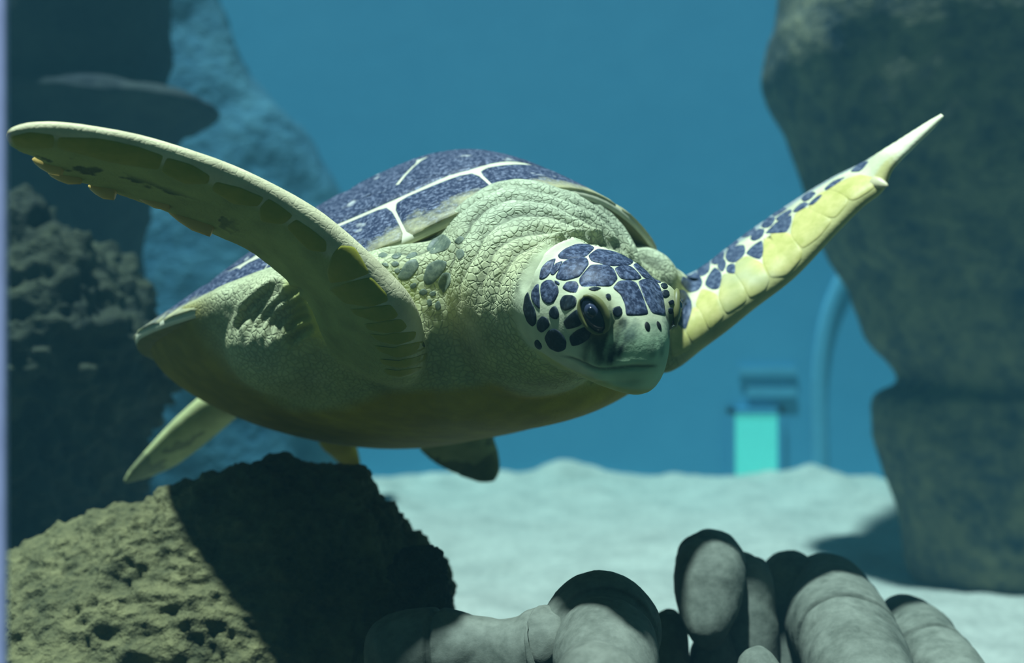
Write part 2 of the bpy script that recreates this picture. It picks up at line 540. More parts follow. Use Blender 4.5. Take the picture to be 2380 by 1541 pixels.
# costals: between vertebrals and the marginal ring
def ring_pt(f_target, s):
    best = min(((abs(polar(RM, d)[0] - f_target), d) for d in np.linspace(2, 178, 353)))[1]
    return best
fm = [(vf[i] + vf[i + 1]) / 2 for i in range(5)]
for s in (1, -1):
    lim = [24, None, None, None, 163]
    for i in range(4):
        d0 = 22 if i == 0 else ring_pt(fm[i] + 0.0, s)
        d1 = 160 if i == 3 else ring_pt(fm[i + 1], s)
        arc = [polar(RM - 0.012, s * (d0 + (d1 - d0) * j / 8)) for j in range(9)]
        inner = [(fm[i + 1], s * vmid[i + 1]), (vf[i + 1], s * vw[i + 1]), (fm[i], s * vmid[i])]
        if i == 0: inner += [(vf[0] - 0.01, s * (vw[0] + 0.004))]
        if i == 3: inner = [(vf[5] + 0.01, s * vw[5])] + inner
        plate('scute', arc + inner, fr_map, M['scute'], carapace, 0.003, SEAM, 0.025)

# ------------------------------------------------------------------ turtle: body (one continuous skin)
parts = []
# trunk
st = []
for f_, w, t, b, e, uc in [(-0.44, 0.02, 0.005, 0.01, 1.85, 0.0), (-0.40, 0.12, 0.01, 0.03, 1.85, 0.003), (-0.32, 0.235, 0.012, 0.075, 1.75, 0.002), (-0.20, 0.325, 0.02, 0.126, 1.75, 0.002),
                           (-0.05, 0.370, 0.03, 0.173, 1.78, 0.002), (0.10, 0.372, 0.05, 0.184, 1.84, 0.0087), (0.22, 0.342, 0.075, 0.181, 1.84, 0.0087),
                           (0.32, 0.289, 0.06, 0.178, 1.84, 0.0087), (0.39, 0.219, 0.05, 0.161, 1.84, 0.0087), (0.43, 0.129, 0.04, 0.118, 1.84, 0.0087), (0.445, 0.03, 0.01, 0.03, 1.84, 0.0)]:
    st.append((B(f_, 0, uc), Rr, U, w, w, t, b, e))
trunk_st = st
parts.append(loft_sections(st, 70, 72))
# armpit bulge behind the raised flipper, and its mate
for s in (1, -1):
    cc = B(0.19, s * 0.262, -0.035)
    parts.append(loft_sections([(cc + F * d, Rr, U, 0.080 * w, 0.080 * w, 0.070 * w, 0.075 * w, 2.0) for d, w in ((-0.10, 0.1), (-0.09, 0.45), (-0.05, 0.85), (0, 1), (0.05, 0.85), (0.09, 0.45), (0.10, 0.1))], 30, 36))
# shoulder skin under the left front rim
cc = P(1432, 668, 1.465)
parts.append(loft_sections([(cc + F * d, Rr, U, 0.072 * w, 0.070 * w, 0.055 * w, 0.07 * w, 2.0) for d, w in ((-0.10, 0.1), (-0.09, 0.45), (-0.05, 0.85), (0, 1), (0.05, 0.85), (0.09, 0.45), (0.10, 0.1))], 30, 36))
# head frame
HC = P(1385, 716, 1.13)
yaw, hp, hr = math.radians(38), math.radians(20), math.radians(4)
HF = np.array([math.sin(yaw) * math.cos(hp), -math.cos(yaw) * math.cos(hp), -math.sin(hp)])
HR = unit(np.cross(HF, [0, 0, 1.0])); HU = np.cross(HR, HF)
HR, HU = HR * math.cos(hr) - HU * math.sin(hr), HU * math.cos(hr) + HR * math.sin(hr)
def Hd(f, r, u):
    return HC + f * HF + r * HR + u * HU
# neck
nk = []
ax = unit(P(1370, 710, 1.12) - P(1020, 680, 1.50))
for px, py, Y, rx, rt, rb, w in [(1090, 700, 1.54, 0.10, 0.06, 0.10, 0), (1160, 672, 1.42, 0.125, 0.108, 0.14, 0), (1222, 655, 1.325, 0.130, 0.122, 0.145, 0.2), (1262, 662, 1.255, 0.112, 0.100, 0.128, 0.5),
                              (1310, 686, 1.195, 0.082, 0.064, 0.100, 0.8), (1350, 706, 1.155, 0.062, 0.046, 0.072, 1), (1385, 716, 1.13, 0.05, 0.040, 0.05, 1)]:
    sd = unit(np.cross(ax, [0, 0, 1.0])) * (1 - w) + HR * w
    up = unit(np.cross(sd, ax))
    nk.append((P(px, py, Y), unit(sd), up, rx, rx * (1.22 if 1.2 < Y < 1.45 else 1.0), rt, rb, 2.0))
parts.append(loft_sections(nk, 50, 64))
# head: (f, half width, top, bottom, exponent)
hs = []
for f_, w, t, b, e in [(-0.105, 0.02, 0.02, 0.02, 2.0), (-0.095, 0.046, 0.036, 0.040, 2.0), (-0.070, 0.063, 0.049, 0.054, 2.05), (-0.035, 0.072, 0.0575, 0.062, 2.1), (0.0, 0.071, 0.0585, 0.066, 2.15),
                       (0.030, 0.063, 0.052, 0.067, 2.2), (0.055, 0.050, 0.0385, 0.066, 2.3), (0.074, 0.038, 0.024, 0.064, 2.35), (0.088, 0.026, 0.009, 0.060, 2.3),
                       (0.096, 0.014, -0.006, 0.048, 2.1), (0.099, 0.004, -0.016, 0.034, 2.0)]:
    hs.append((Hd(f_, 0, (t - b) / 2), HR, HU, w, w, (t + b) / 2, (t + b) / 2, e))
parts.append(loft_sections(hs, 60, 64))
# orbits
for s in (1, -1):
    ec = Hd(0.040, s * 0.046, 0.012)
    parts.append(loft_sections([(ec + HF * d, HR, HU, 0.0225 * w, 0.0225 * w, 0.027 * w, 0.027 * w, 2.0) for d, w in ((-0.028, 0.1), (-0.024, 0.5), (-0.012, 0.88), (0, 1), (0.012, 0.88), (0.024, 0.5), (0.028, 0.1))], 18, 24))

def F3(a, b, t): return (P(*a), P(*b), t)
# right front flipper (raised, its underside towards us)
flA = [F3((960, 760, 1.46), (780, 800, 1.48), 0.075), F3((985, 800, 1.32), (775, 815, 1.37), 0.072), F3((990, 802, 1.205), (770, 830, 1.27), 0.056), F3((955, 712, 1.135), (745, 775, 1.22), 0.040),
       F3((872, 622, 1.11), (705, 690, 1.20), 0.033), F3((750, 513, 1.085), (590, 590, 1.185), 0.029), F3((610, 428, 1.06), (495, 545, 1.165), 0.025), F3((480, 372, 1.035), (395, 497, 1.14), 0.022),
       F3((330, 324, 1.01), (265, 450, 1.11), 0.019), F3((190, 297, 0.985), (150, 412, 1.075), 0.016), F3((95, 291, 0.97), (85, 370, 1.035), 0.013), F3((40, 299, 0.965), (28, 347, 1.0), 0.009), F3((20, 312, 0.965), (18, 332, 0.975), 0.004)]
parts.append(fin(flA, 90, 40))
# left front flipper (upper side towards us)
flB = [F3((1430, 830, 1.50), (1440, 680, 1.56), 0.05), F3((1535, 862, 1.43), (1545, 655, 1.53), 0.045), F3((1640, 792, 1.42), (1622, 626, 1.53), 0.036), F3((1740, 716, 1.41), (1695, 570, 1.53), 0.030),
       F3((1840, 642, 1.41), (1775, 512, 1.53), 0.026), F3((1930, 548, 1.41), (1860, 455, 1.52), 0.022), F3((2000, 478, 1.41), (1935, 410, 1.50), 0.019), F3((2050, 440, 1.41), (1990, 383, 1.48), 0.016),
       F3((2072, 392, 1.41), (2035, 357, 1.46), 0.012), F3((2120, 345, 1.41), (2085, 325, 1.44), 0.009), F3((2170, 296, 1.41), (2145, 288, 1.43), 0.007), F3((2196, 270, 1.41), (2188, 262, 1.42), 0.004)]
parts.append(fin(flB, 80, 36))
# hind flippers and tail
flC = [F3((540, 900, 1.90), (610, 950, 1.92), 0.04), F3((470, 922, 1.90), (555, 970, 1.96), 0.03), F3((400, 985, 1.90), (478, 1032, 1.98), 0.022), F3((340, 1050, 1.90), (410, 1082, 1.98), 0.017), F3((302, 1095, 1.90), (340, 1112, 1.96), 0.011), F3((286, 1121, 1.90), (292, 1125, 1.91), 0.004)]
parts.append(fin(flC, 40, 28))
flD = [F3((1150, 930, 1.95), (960, 960, 1.95), 0.035), F3((1148, 1010, 1.97), (965, 1030, 1.97), 0.024), F3((1160, 1055, 1.99), (1005, 1075, 1.99), 0.016), F3((1162, 1095, 2.0), (1070, 1108, 2.0), 0.011), F3((1150, 1120, 2.0), (1115, 1123, 2.0), 0.005)]
parts.append(fin(flD, 30, 28))
tl = [F3((815, 950, 1.98), (735, 960, 1.98), 0.035), F3((825, 1020, 2.02), (735, 1025, 2.02), 0.026), F3((835, 1060, 2.05), (775, 1066, 2.05), 0.018), F3((841, 1100, 2.07), (815, 1105, 2.07), 0.008)]
parts.append(fin(tl, 20, 24))

vv, fo = [], []
off = 0
for v, f in parts:
    vv.append(v); fo += [tuple(i + off for i in q) for q in f]; off += len(v)
raw = mesh_from('raw', np.concatenate(vv), fo); fix_normals(raw)
ro = bpy.data.objects.new('raw', raw); col.objects.link(ro)
rm = ro.modifiers.new('r', 'REMESH'); rm.mode = 'VOXEL'; rm.voxel_size = 0.0025; rm.adaptivity = 0
dg = bpy.context.evaluated_depsgraph_get()
body_me = bpy.data.meshes.new_from_object(ro.evaluated_get(dg))
bpy.data.objects.remove(ro); bpy.data.meshes.remove(raw)
body_me.name = 'body'

V = verts_of(body_me)
ed = np.empty(len(body_me.edges) * 2, np.int32); body_me.edges.foreach_get('vertices', ed); ed = ed.reshape(-1, 2)
deg = np.bincount(ed.ravel(), minlength=len(V)).astype(float)
def smooth(V, it, w):
    for _ in range(it):
        s = np.empty_like(V)
        for k in range(3):
            s[:, k] = np.bincount(ed[:, 0], V[ed[:, 1], k], len(V)) + np.bincount(ed[:, 1], V[ed[:, 0], k], len(V))
        V = V + (s / deg[:, None] - V) * w[:, None]
    return V
def near(V, c, r):
    return sstep(r, r * 0.55, np.linalg.norm(V - c, axis=1))
V = smooth(V, 6, np.full(len(V), 0.5))
wj = np.zeros(len(V))
for c, r in ((P(1180, 640, 1.30), 0.22), (P(1320, 690, 1.17), 0.05), (P(870, 830, 1.33), 0.13), (P(1540, 760, 1.48), 0.10), (P(1480, 650, 1.42), 0.10), (P(500, 940, 1.9), 0.08), (P(1060, 1000, 1.95), 0.08), (P(780, 1000, 2.0), 0.06), (P(700, 720, 1.45), 0.18)):
    wj = np.maximum(wj, near(V, c, r))
headmask = sstep(0.10, 0.075, np.linalg.norm((V - HC) / 1.0, axis=1))
V = smooth(V, 42, 0.6 * wj * (1 - headmask))
set_verts(body_me, V)

def bvh_of(me):
    d = bpy.data.objects.new('tmp', me)
    vs = [tuple(x) for x in verts_of(me)]
    fs = [tuple(p.vertices) for p in me.polygons]
    return BVHTree.FromPolygons(vs, fs)

bvh = bvh_of(body_me)
CAMP = Vector((0, 0, CAMZ))
def cast(px, py):
    d = Vector(tuple(P(px, py, 1.0) - np.array([0, 0, CAMZ]))).normalized()
    h = bvh.ray_cast(CAMP, d)
    return h if h[0] is not None else None

def zoom_pts(pts, x0, y0, s):
    return [(x0 + x / s, y0 + y / s) for x, y in pts]
Z1 = lambda p: zoom_pts(p, 1150, 500, 3.67)
Z2 = lambda p: zoom_pts(p, 680, 320, 2.644)
Z3 = lambda p: zoom_pts(p, 0, 250, 3.1316)
Z4 = lambda p: zoom_pts(p, 1500, 230, 2.3707)
Z5 = lambda p: zoom_pts(p, 280, 560, 2.6115)

def curve3(pts, n=40):
    """trace a crease on the skin"""
    q = catmull(pts, n)
    out = []
    for x, y in q:
        h = cast(x, y)
        if h is not None: out.append(np.array(h[0]))
    return np.array(out)

def seg_dist(V, pl, par=False):
    a, b = pl[:-1], pl[1:]
    best = np.full(len(V), 1e9); tp = np.zeros(len(V))
    for k, (p, q) in enumerate(zip(a, b)):
        d = q - p; L = (d @ d) + 1e-12
        if L > 0.03 ** 2: continue
        t = np.clip(((V - p) @ d) / L, 0, 1)
        dd = np.linalg.norm(V - p - t[:, None] * d, axis=1)
        m = dd < best
        best[m] = dd[m]; tp[m] = (k + t[m]) / max(len(a), 1)
    return (best, tp) if par else best

Nn = normals_of(body_me)
groove = np.zeros(len(V)); lips = np.zeros(len(V))
crease = np.zeros(len(V))
def carve(pl, width, depth, lip=0.35, paint=0.0):
    if len(pl) < 2: return
    lo, hi = pl.min(0) - 4 * width, pl.max(0) + 4 * width
    idx = np.where(((V > lo) & (V < hi)).all(1))[0]
    if not len(idx): return
    d, tp = seg_dist(V[idx], pl, True)
    depth = depth * sstep(0, 0.3, tp) * sstep(1.0, 0.75, tp)
    g = np.exp(-(d / width) ** 2)
    groove[idx] = np.maximum(groove[idx], depth * g)
    lips[idx] = np.maximum(lips[idx], depth * lip * np.exp(-((d - 2.0 * width) / width) ** 2))
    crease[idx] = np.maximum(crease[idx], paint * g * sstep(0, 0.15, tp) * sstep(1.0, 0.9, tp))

# ring folds round the neck
ncen = catmull([q_[0] for q_ in nk], 60)
nd, ntp = seg_dist(V, ncen, True)
nrad = np.interp(ntp, np.linspace(0, 1, len(nk)), [max(q_[3], q_[4]) for q_ in nk])
ndir = unit(V - ncen[np.clip((ntp * 59).astype(int), 0, 59)])
upw = sstep(-0.45, 0.25, ndir[:, 2])
nm_ = sstep(1.3, 1.12, nd / nrad) * sstep(0.20, 0.30, ntp) * sstep(0.80, 0.70, ntp) * upw * sstep(0.085, 0.10, np.linalg.norm(V - HC, axis=1))
ph = ntp * 15 + 0.45 * fbm(V, 11, 2, 77) + 0.12 * fbm(V, 45, 2, 78)
fr = np.abs((ph % 1.0) - 0.5) * 2                     # 0 in the crease, 1 on the roll
g_ = np.exp(-(fr / 0.30) ** 2) * (0.65 + 0.35 * fbm(V, 6, 2, 79))
groove = np.maximum(groove, np.clip(0.0075 * g_ * nm_, 0, 0.008))
lips = np.maximum(lips, 0.0025 * (1 - (1 - fr) ** 2) * nm_)
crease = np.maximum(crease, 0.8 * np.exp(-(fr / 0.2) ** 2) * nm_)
carve(curve3(Z2([(1420, 960), (1440, 880), (1500, 760), (1570, 690), (1690, 640), (1830, 635), (1960, 655), (2060, 700)])), 0.006, 0.011, 0.7, 0.7)
arm = [[(830, 600), (850, 500), (930, 390), (1040, 310), (1110, 290)], [(760, 640), (800, 470), (880, 360), (1000, 250)], [(960, 600), (960, 500), (1050, 430), (1140, 400)],
       [(1000, 560), (1060, 480), (1150, 450)], [(720, 480), (780, 400), (880, 310), (970, 240)], [(900, 620), (900, 520), (980, 430), (1120, 340)], [(1010, 620), (1080, 560), (1170, 510)], [(700, 560), (720, 500), (790, 440)]]
for q in arm: carve(curve3(Z5(q)), 0.0042, 0.0048, 0.7, 0.4)
# mouth
carve(curve3(Z1([(540, 1200), (640, 1215), (740, 1255), (830, 1300), (920, 1318), (1020, 1310), (1160, 1295), (1300, 1290), (1410, 1285)]), 60), 0.0019, 0.0042, 0.5, 1.0)
# rim of the jaw plate
carve(curve3(Z1([(380, 1180), (460, 1270), (560, 1340), (700, 1400), (900, 1430), (1100, 1430), (1300, 1410)]), 50), 0.003, 0.002, 0.3, 0.15)
# beak edge
carve(curve3(Z1([(1095, 880), (1090, 960), (1085, 1050), (1080, 1130)]), 20), 0.003, 0.0015, 0.2, 0.2)
disp = np.where(groove > 0.0006, -groove, lips)
for _ in range(3):
    disp = 0.4 * disp + 0.6 * (np.bincount(ed[:, 0], disp[ed[:, 1]], len(V)) + np.bincount(ed[:, 1], disp[ed[:, 0]], len(V))) / deg
V = V + Nn * disp[:, None]
set_verts(body_me, V)
# soft lumps of skin
lump = fbm(V, 26, 3, 4)
skinw = 1 - sstep(0.10, 0.085, np.linalg.norm(V - HC, axis=1))

# ---- pigment, with painted fold shade and lit edge
def spine_d(sts, rad):
    c = catmull([(s[0] + s[1]) / 2 for s in sts], 40)
    return seg_dist(V, c)
def limb_mask(sts, lo=0):
    L = catmull([s[0] for s in sts], 60); T = catmull([s[1] for s in sts], 60)
    best = np.full(len(V), 1e9); tpar = np.zeros(len(V)); spar = np.zeros(len(V))
    for i in range(60):
        d = T[i] - L[i]; l2 = d @ d + 1e-9
        t = np.clip(((V - L[i]) @ d) / l2, 0, 1)
        dd = np.linalg.norm(V - L[i] - t[:, None] * d, axis=1)
        m = dd < best
        best[m] = dd[m]; tpar[m] = t[m]; spar[m] = i / 59
    return best, tpar, spar
dA, tA, sA = limb_mask(flA); dB, tB, sB = limb_mask(flB)
dC, tC, sC = limb_mask(flC); dD, tD, sD = limb_mask(flD)
mA = sstep(0.075, 0.05, dA) * sstep(0.13, 0.22, sA)
mB = sstep(0.06, 0.04, dB) * sstep(0.10, 0.16, sB)
mC = np.maximum(sstep(0.05, 0.03, dC) * sstep(0.1, 0.2, sC), sstep(0.05, 0.03, dD) * sstep(0.1, 0.2, sD))
rel = V - C0
bf, br, bu = rel @ F, rel @ Rr, rel @ U
cream = np.array([0.50, 0.52, 0.29]); olive = np.array([0.40, 0.31, 0.012]); grey = np.array([0.34, 0.41, 0.31]); belly = np.array([0.42, 0.44, 0.16])
nz = fbm(V, 9, 4, 31); nz2 = fbm(V, 45, 3, 41)
Cc = np.tile(cream, (len(V), 1))
def mixc(C, c, w): return C + (np.asarray(c) - C) * w[:, None]
# upper skin is greyer, lower skin is yellower
up = sstep(-0.02, 0.08, bu + 0.02 * nz)
Cc = mixc(Cc, grey, 0.55 * up)
Cc = mixc(Cc, belly, sstep(-0.04, -0.12, bu + 0.02 * nz))
# plastron
pl = sstep(-0.118, -0.132, bu + 0.006 * nz) * sstep(0.44, 0.40, bf)
Cc = mixc(Cc, olive, pl * 0.95)
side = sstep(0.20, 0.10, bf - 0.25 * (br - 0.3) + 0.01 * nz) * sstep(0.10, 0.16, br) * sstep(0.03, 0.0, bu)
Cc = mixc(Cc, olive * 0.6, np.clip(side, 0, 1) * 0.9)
# flippers
Cc = mixc(Cc, np.array([0.38, 0.40, 0.13]), mA)
Cc = mixc(Cc, np.array([0.70, 0.66, 0.42]), mA * sstep(0.17, 0.07, tA) * 0.8)  # cream leading edge, its lit strip also put into the colour
Cc = mixc(Cc, np.array([0.72, 0.52, 0.16]), mA * sstep(0.90, 0.97, tA) * sstep(0.5, 0.6, sA) * 0.8)
Cc = mixc(Cc, np.array([0.72, 0.50, 0.18]), mA * sstep(0.95, 0.98, sA) * 0.8)
Cc = mixc(Cc, np.array([0.05, 0.07, 0.04]), mA * sstep(0.35, 0.55, nz2 + 0.5 * nz) * sstep(0.45, 0.55, sA) * sstep(0.88, 0.8, sA) * sstep(0.35, 0.5, tA) * sstep(0.85, 0.75, tA) * 0.85)
Cc = mixc(Cc, np.array([0.58, 0.59, 0.36]), mB)
Cc = mixc(Cc, np.array([0.50, 0.46, 0.15]), mB * sstep(0.26, 0.14, tB) * 0.8)
Cc = mixc(Cc, np.array([0.16, 0.20, 0.25]), mB * sstep(0.80, 0.92, tB) * sstep(0.75, 0.68, sB) * 0.8)
Cc = mixc(Cc, np.array([0.80, 0.78, 0.52]), mB * sstep(0.72, 0.80, sB))
Cc = mixc(Cc, np.array([0.52, 0.54, 0.24]), mC)
Cc = mixc(Cc, np.array([0.07, 0.08, 0.05]), mC * sstep(0.1, 0.3, nz + 0.4 * nz2) * 0.6)
# head
q = V - HC
hf, hr_, hu = q @ HF, q @ HR, q @ HU
mh = sstep(1.10, 1.0, np.sqrt((np.clip(-hf, 0, 1) / 0.088) ** 2 + (hr_ / 0.080) ** 2 + (hu / 0.070) ** 2)) * sstep(0.12, 0.11, np.linalg.norm(q, axis=1))
Cc = mixc(Cc, np.array([0.56, 0.60, 0.38]), mh)
beak = mh * sstep(0.045, 0.070, hf) * sstep(0.02, -0.005, hu)
Cc = mixc(Cc, np.array([0.44, 0.64, 0.38]), beak * 0.9)
jaw = mh * sstep(-0.048, -0.056, hu)
Cc = mixc(Cc, np.array([0.50, 0.50, 0.14]), jaw * 0.75)
# dark streaked stain below the eye, smudge on the beak (both sides of the head alike)
Vm = np.where(((V - HC) @ HR < 0)[:, None], V - 2 * ((V - HC) @ HR)[:, None] * HR, V)
strk = 0.80 + 0.55 * fbm(np.stack([hf * 260, np.abs(hr_) * 120, hu * 40], 1), 1.0, 3, 8)
def stain(pts, c, k, streak=True):
    global Cc
    w = np.zeros(len(V))
    for zx, zy, r in pts:
        h = cast(*Z1([(zx, zy)])[0])
        if h is None: continue
        p_ = np.array(h[0])
        idx = np.where(np.linalg.norm(Vm - p_, axis=1) < 3 * r)[0]
        w[idx] = np.maximum(w[idx], np.exp(-(np.linalg.norm(Vm[idx] - p_, axis=1) / r) ** 4))
    Cc = mixc(Cc, c, np.clip(w * (strk if streak else 1) * k, 0, 0.97))
stain([(900, 1040, 0.013), (960, 1060, 0.013), (1020, 1040, 0.013), (940, 1130, 0.013), (1010, 1130, 0.012), (960, 1200, 0.010), (1050, 980, 0.010), (1080, 930, 0.007)], (0.012, 0.022, 0.025), 1.15)
stain([(840, 1150, 0.013), (790, 1210, 0.008), (880, 1210, 0.010)], (0.06, 0.08, 0.05), 0.7)
stain([(1150, 990, 0.012), (1180, 940, 0.008)], (0.10, 0.15, 0.12), 0.7)
stain([(1350, 1020, 0.004), (1350, 1070, 0.004), (1345, 1130, 0.006), (1350, 1180, 0.005), (1355, 960, 0.008)], (0.10, 0.17, 0.12), 0.55)
stain([(860, 800, 0.024), (900, 900, 0.020)], (0.20, 0.20, 0.06), 0.6, False)
Cc = mixc(Cc, np.array([0.05, 0.06, 0.04]), np.clip(crease, 0, 1) * 0.8)  # shade in the folds painted as dark colour, mouth and jaw lines too
Cc *= (1 + 0.10 * nz2 + 0.10 * nz)[:, None]
relief = np.clip(0.95 * (1 - mh) * (1 - 0.85 * mA) * (1 - mB) * (1 - mC) * (1 - 0.8 * pl) * (1 - 0.85 * side), 0, 1)
V = V + normals_of(body_me) * (0.0012 * lump * relief * skinw)[:, None]
set_verts(body_me, V)
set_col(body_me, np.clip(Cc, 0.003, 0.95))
at = body_me.attributes.new('Relief', 'FLOAT', 'POINT'); at.data.foreach_set('value', relief.astype(np.float32))
body_me.polygons.foreach_set('use_smooth', np.ones(len(body_me.polygons), bool))
body_me.materials.clear()
body = link('body', body_me, M['skin'], turtle)
body['label'] = 'wrinkled pale skin, head, flippers and belly of the turtle'

# ---- scales as plates on the skin
bvh = bvh_of(body_me)
def skin_map(p, off, pick=np.median):
    out = []
    ys = [h[0].y for h in (cast(x, y) for x, y in p) if h is not None]
    if not ys: return None
    ref = float(pick(ys))
    for x, y in p:
        h = cast(x, y)
        if h is None or abs(h[0].y - ref) > 0.055:
            h = bvh.find_nearest(Vector(tuple(P(x, y, ref + 0.02))))
        out.append(np.array(h[0] + h[1] * off))
    return np.array(out)
def mirrored(o, mat, name):
    me = o.data.copy()
    v = verts_of(me)
    d = (v - HC) @ HR
    v = v - 2 * d[:, None] * HR
    # settle on the far side of the skin
    set_verts(me, v); fix_normals(me)
    m = bpy.data.objects.new(name, me); col.objects.link(m); m.parent = o.parent; m.matrix_parent_inverse = o.matrix_parent_inverse
    return m

crown = {'A': [(540, 340), (600, 290), (700, 255), (790, 250), (850, 280), (775, 350), (640, 375), (555, 370)],
 'B': [(800, 345), (880, 290), (1000, 315), (1120, 355), (1185, 395), (1155, 425), (1010, 430), (830, 395)],
 'C': [(520, 530), (590, 400), (690, 370), (780, 365), (800, 420), (720, 520), (600, 555), (540, 545)],
 'D': [(725, 540), (820, 430), (960, 430), (1010, 460), (1045, 545), (985, 605), (870, 600), (750, 610), (725, 580)],
 'E': [(1025, 455), (1080, 435), (1150, 440), (1200, 480), (1250, 535), (1200, 550), (1080, 540), (1045, 490)],
 'F': [(1180, 430), (1210, 408), (1300, 460), (1390, 540), (1420, 575), (1390, 575), (1270, 525)],
 'G': [(1010, 625), (1060, 565), (1150, 560), (1205, 580), (1250, 680), (1310, 840), (1250, 850), (1120, 850), (1115, 750), (1080, 680)],
 'H': [(1225, 570), (1280, 545), (1370, 570), (1400, 600), (1430, 700), (1455, 850), (1430, 850), (1340, 830), (1280, 700)],
 'I': [(380, 540), (400, 460), (450, 400), (520, 370), (490, 450), (450, 520), (410, 545)],
 'J': [(475, 500), (520, 420), (580, 395), (540, 460), (505, 510)],
 'K': [(400, 590), (440, 560), (485, 560), (530, 610), (540, 660), (500, 740), (450, 755), (410, 720), (395, 650)],
 'L': [(320, 660), (350, 600), (375, 590), (375, 680), (385, 800), (350, 770), (320, 710)],
 'N': [(580, 620), (620, 575), (690, 570), (710, 600), (690, 660), (620, 640)],
 'V': [(510, 560), (545, 570), (550, 592), (530, 585)]}
cheek = {'M': [(250, 800), (258, 700), (285, 655), (300, 720), (350, 850), (350, 920), (320, 950), (275, 900)],
 'O': [(560, 740), (590, 690), (660, 690), (690, 710), (690, 770), (600, 815), (570, 790)],
 'P': [(465, 840), (490, 790), (520, 780), (545, 850), (530, 885), (490, 875)],
 'Q': [(590, 910), (640, 860), (700, 805), (730, 870), (740, 930), (690, 950), (620, 970)],
 'R': [(365, 920), (400, 865), (440, 880), (465, 940), (400, 1000), (370, 970)],
 'S': [(430, 1050), (460, 990), (510, 970), (570, 1020), (605, 1080), (600, 1140), (540, 1165), (470, 1130)],
 'T': [(640, 1040), (700, 990), (770, 955), (820, 990), (800, 1050), (720, 1100), (660, 1115)],
 'U': [(345, 1080), (365, 1065), (400, 1120), (385, 1145), (350, 1110)],
 'W1': [(948, 680), (975, 678), (988, 705), (960, 718)], 'W2': [(1010, 800), (1065, 780), (1085, 830), (1050, 870), (1018, 850)], 'Y1': [(1415, 592), (1450, 587), (1475, 612), (1440, 628)], 'Y2': [(1428, 652), (1470, 642), (1488, 680), (1442, 700)], 'Y3': [(1482, 742), (1515, 725), (1525, 750), (1500, 762)], 'Y4': [(1482, 800), (1512, 792), (1518, 830), (1492, 842)], 'W3': [(800, 632), (850, 620), (905, 625), (850, 645)]}
MIRROR = set('CDGKNIJL') | {'M', 'O', 'P', 'Q', 'R', 'S', 'T', 'U'}
missed = []
for grp, mt in ((crown, M['head_scale']), (cheek, M['face_scale'])):
    for k, pts in grp.items():
        o = plate('head_scale', Z1(pts), lambda p_, o_: skin_map(p_, o_, min), mt, body, 0.0010, -2.8, 6.0)
        if o is None: missed.append(k)
        elif k in MIRROR and k not in 'CDG': mirrored(o, mt, 'head_scale')

Rf_y = [[(1010, 500), (1080, 462), (1180, 425), (1270, 440), (1255, 490), (1140, 555), (1080, 515)],
 [(900, 600), (960, 530), (1020, 508), (1105, 545), (1110, 570), (1040, 650), (960, 630)],
 [(810, 730), (830, 640), (890, 605), (960, 635), (1025, 672), (950, 755), (870, 820), (812, 765)],
 [(660, 755), (790, 745), (855, 840), (850, 880), (775, 970), (690, 980), (655, 900)],
 [(500, 910), (560, 870), (640, 915), (678, 990), (655, 1050), (575, 1095), (545, 1020), (500, 965)],
 [(415, 1085), (430, 972), (490, 972), (540, 1045), (550, 1110), (450, 1180), (412, 1110)],
 [(285, 1140), (312, 1052), (390, 1085), (428, 1190), (355, 1270), (325, 1200)],
 [(235, 1285), (262, 1155), (300, 1165), (335, 1280), (265, 1345)],
 [(150, 1225), (225, 1312), (240, 1370), (150, 1420)]]
Rf_d = [[(170, 1150), (180, 1060), (215, 1055), (250, 1120), (245, 1200), (220, 1270), (160, 1210)], [(200, 1010), (220, 968), (280, 948), (310, 1010), (290, 1050), (240, 1060)],
 [(282, 938), (310, 902), (350, 892), (345, 950), (310, 975)], [(330, 1020), (380, 930), (415, 960), (405, 1040), (370, 1045)], [(365, 900), (400, 855), (430, 840), (425, 880), (390, 910)],
 [(400, 920), (430, 880), (440, 910), (425, 950)], [(445, 870), (460, 830), (540, 805), (545, 850), (500, 895), (460, 895)], [(440, 812), (480, 785), (515, 785), (470, 822)],
 [(555, 850), (640, 780), (645, 840), (630, 880)], [(455, 920), (490, 910), (490, 960), (450, 950)], [(580, 768), (620, 722), (655, 720), (640, 755), (600, 780)], [(530, 762), (560, 725), (610, 712), (580, 750)],
 [(660, 740), (720, 690), (800, 640), (800, 680), (775, 730)], [(640, 700), (680, 658), (715, 655), (690, 695), (655, 710)], [(590, 698), (640, 655), (670, 652), (630, 700)],
 [(720, 660), (800, 608), (805, 625), (740, 670)], [(680, 638), (740, 603), (780, 605), (710, 645)], [(812, 620), (870, 572), (900, 580), (840, 620)], [(860, 548), (910, 515), (940, 520), (880, 565)], [(900, 580), (960, 532), (980, 530), (920, 590)],
 [(985, 495), (1040, 455), (1100, 430), (1060, 462), (1000, 505)], [(1130, 400), (1190, 355), (1230, 345), (1180, 395)]]
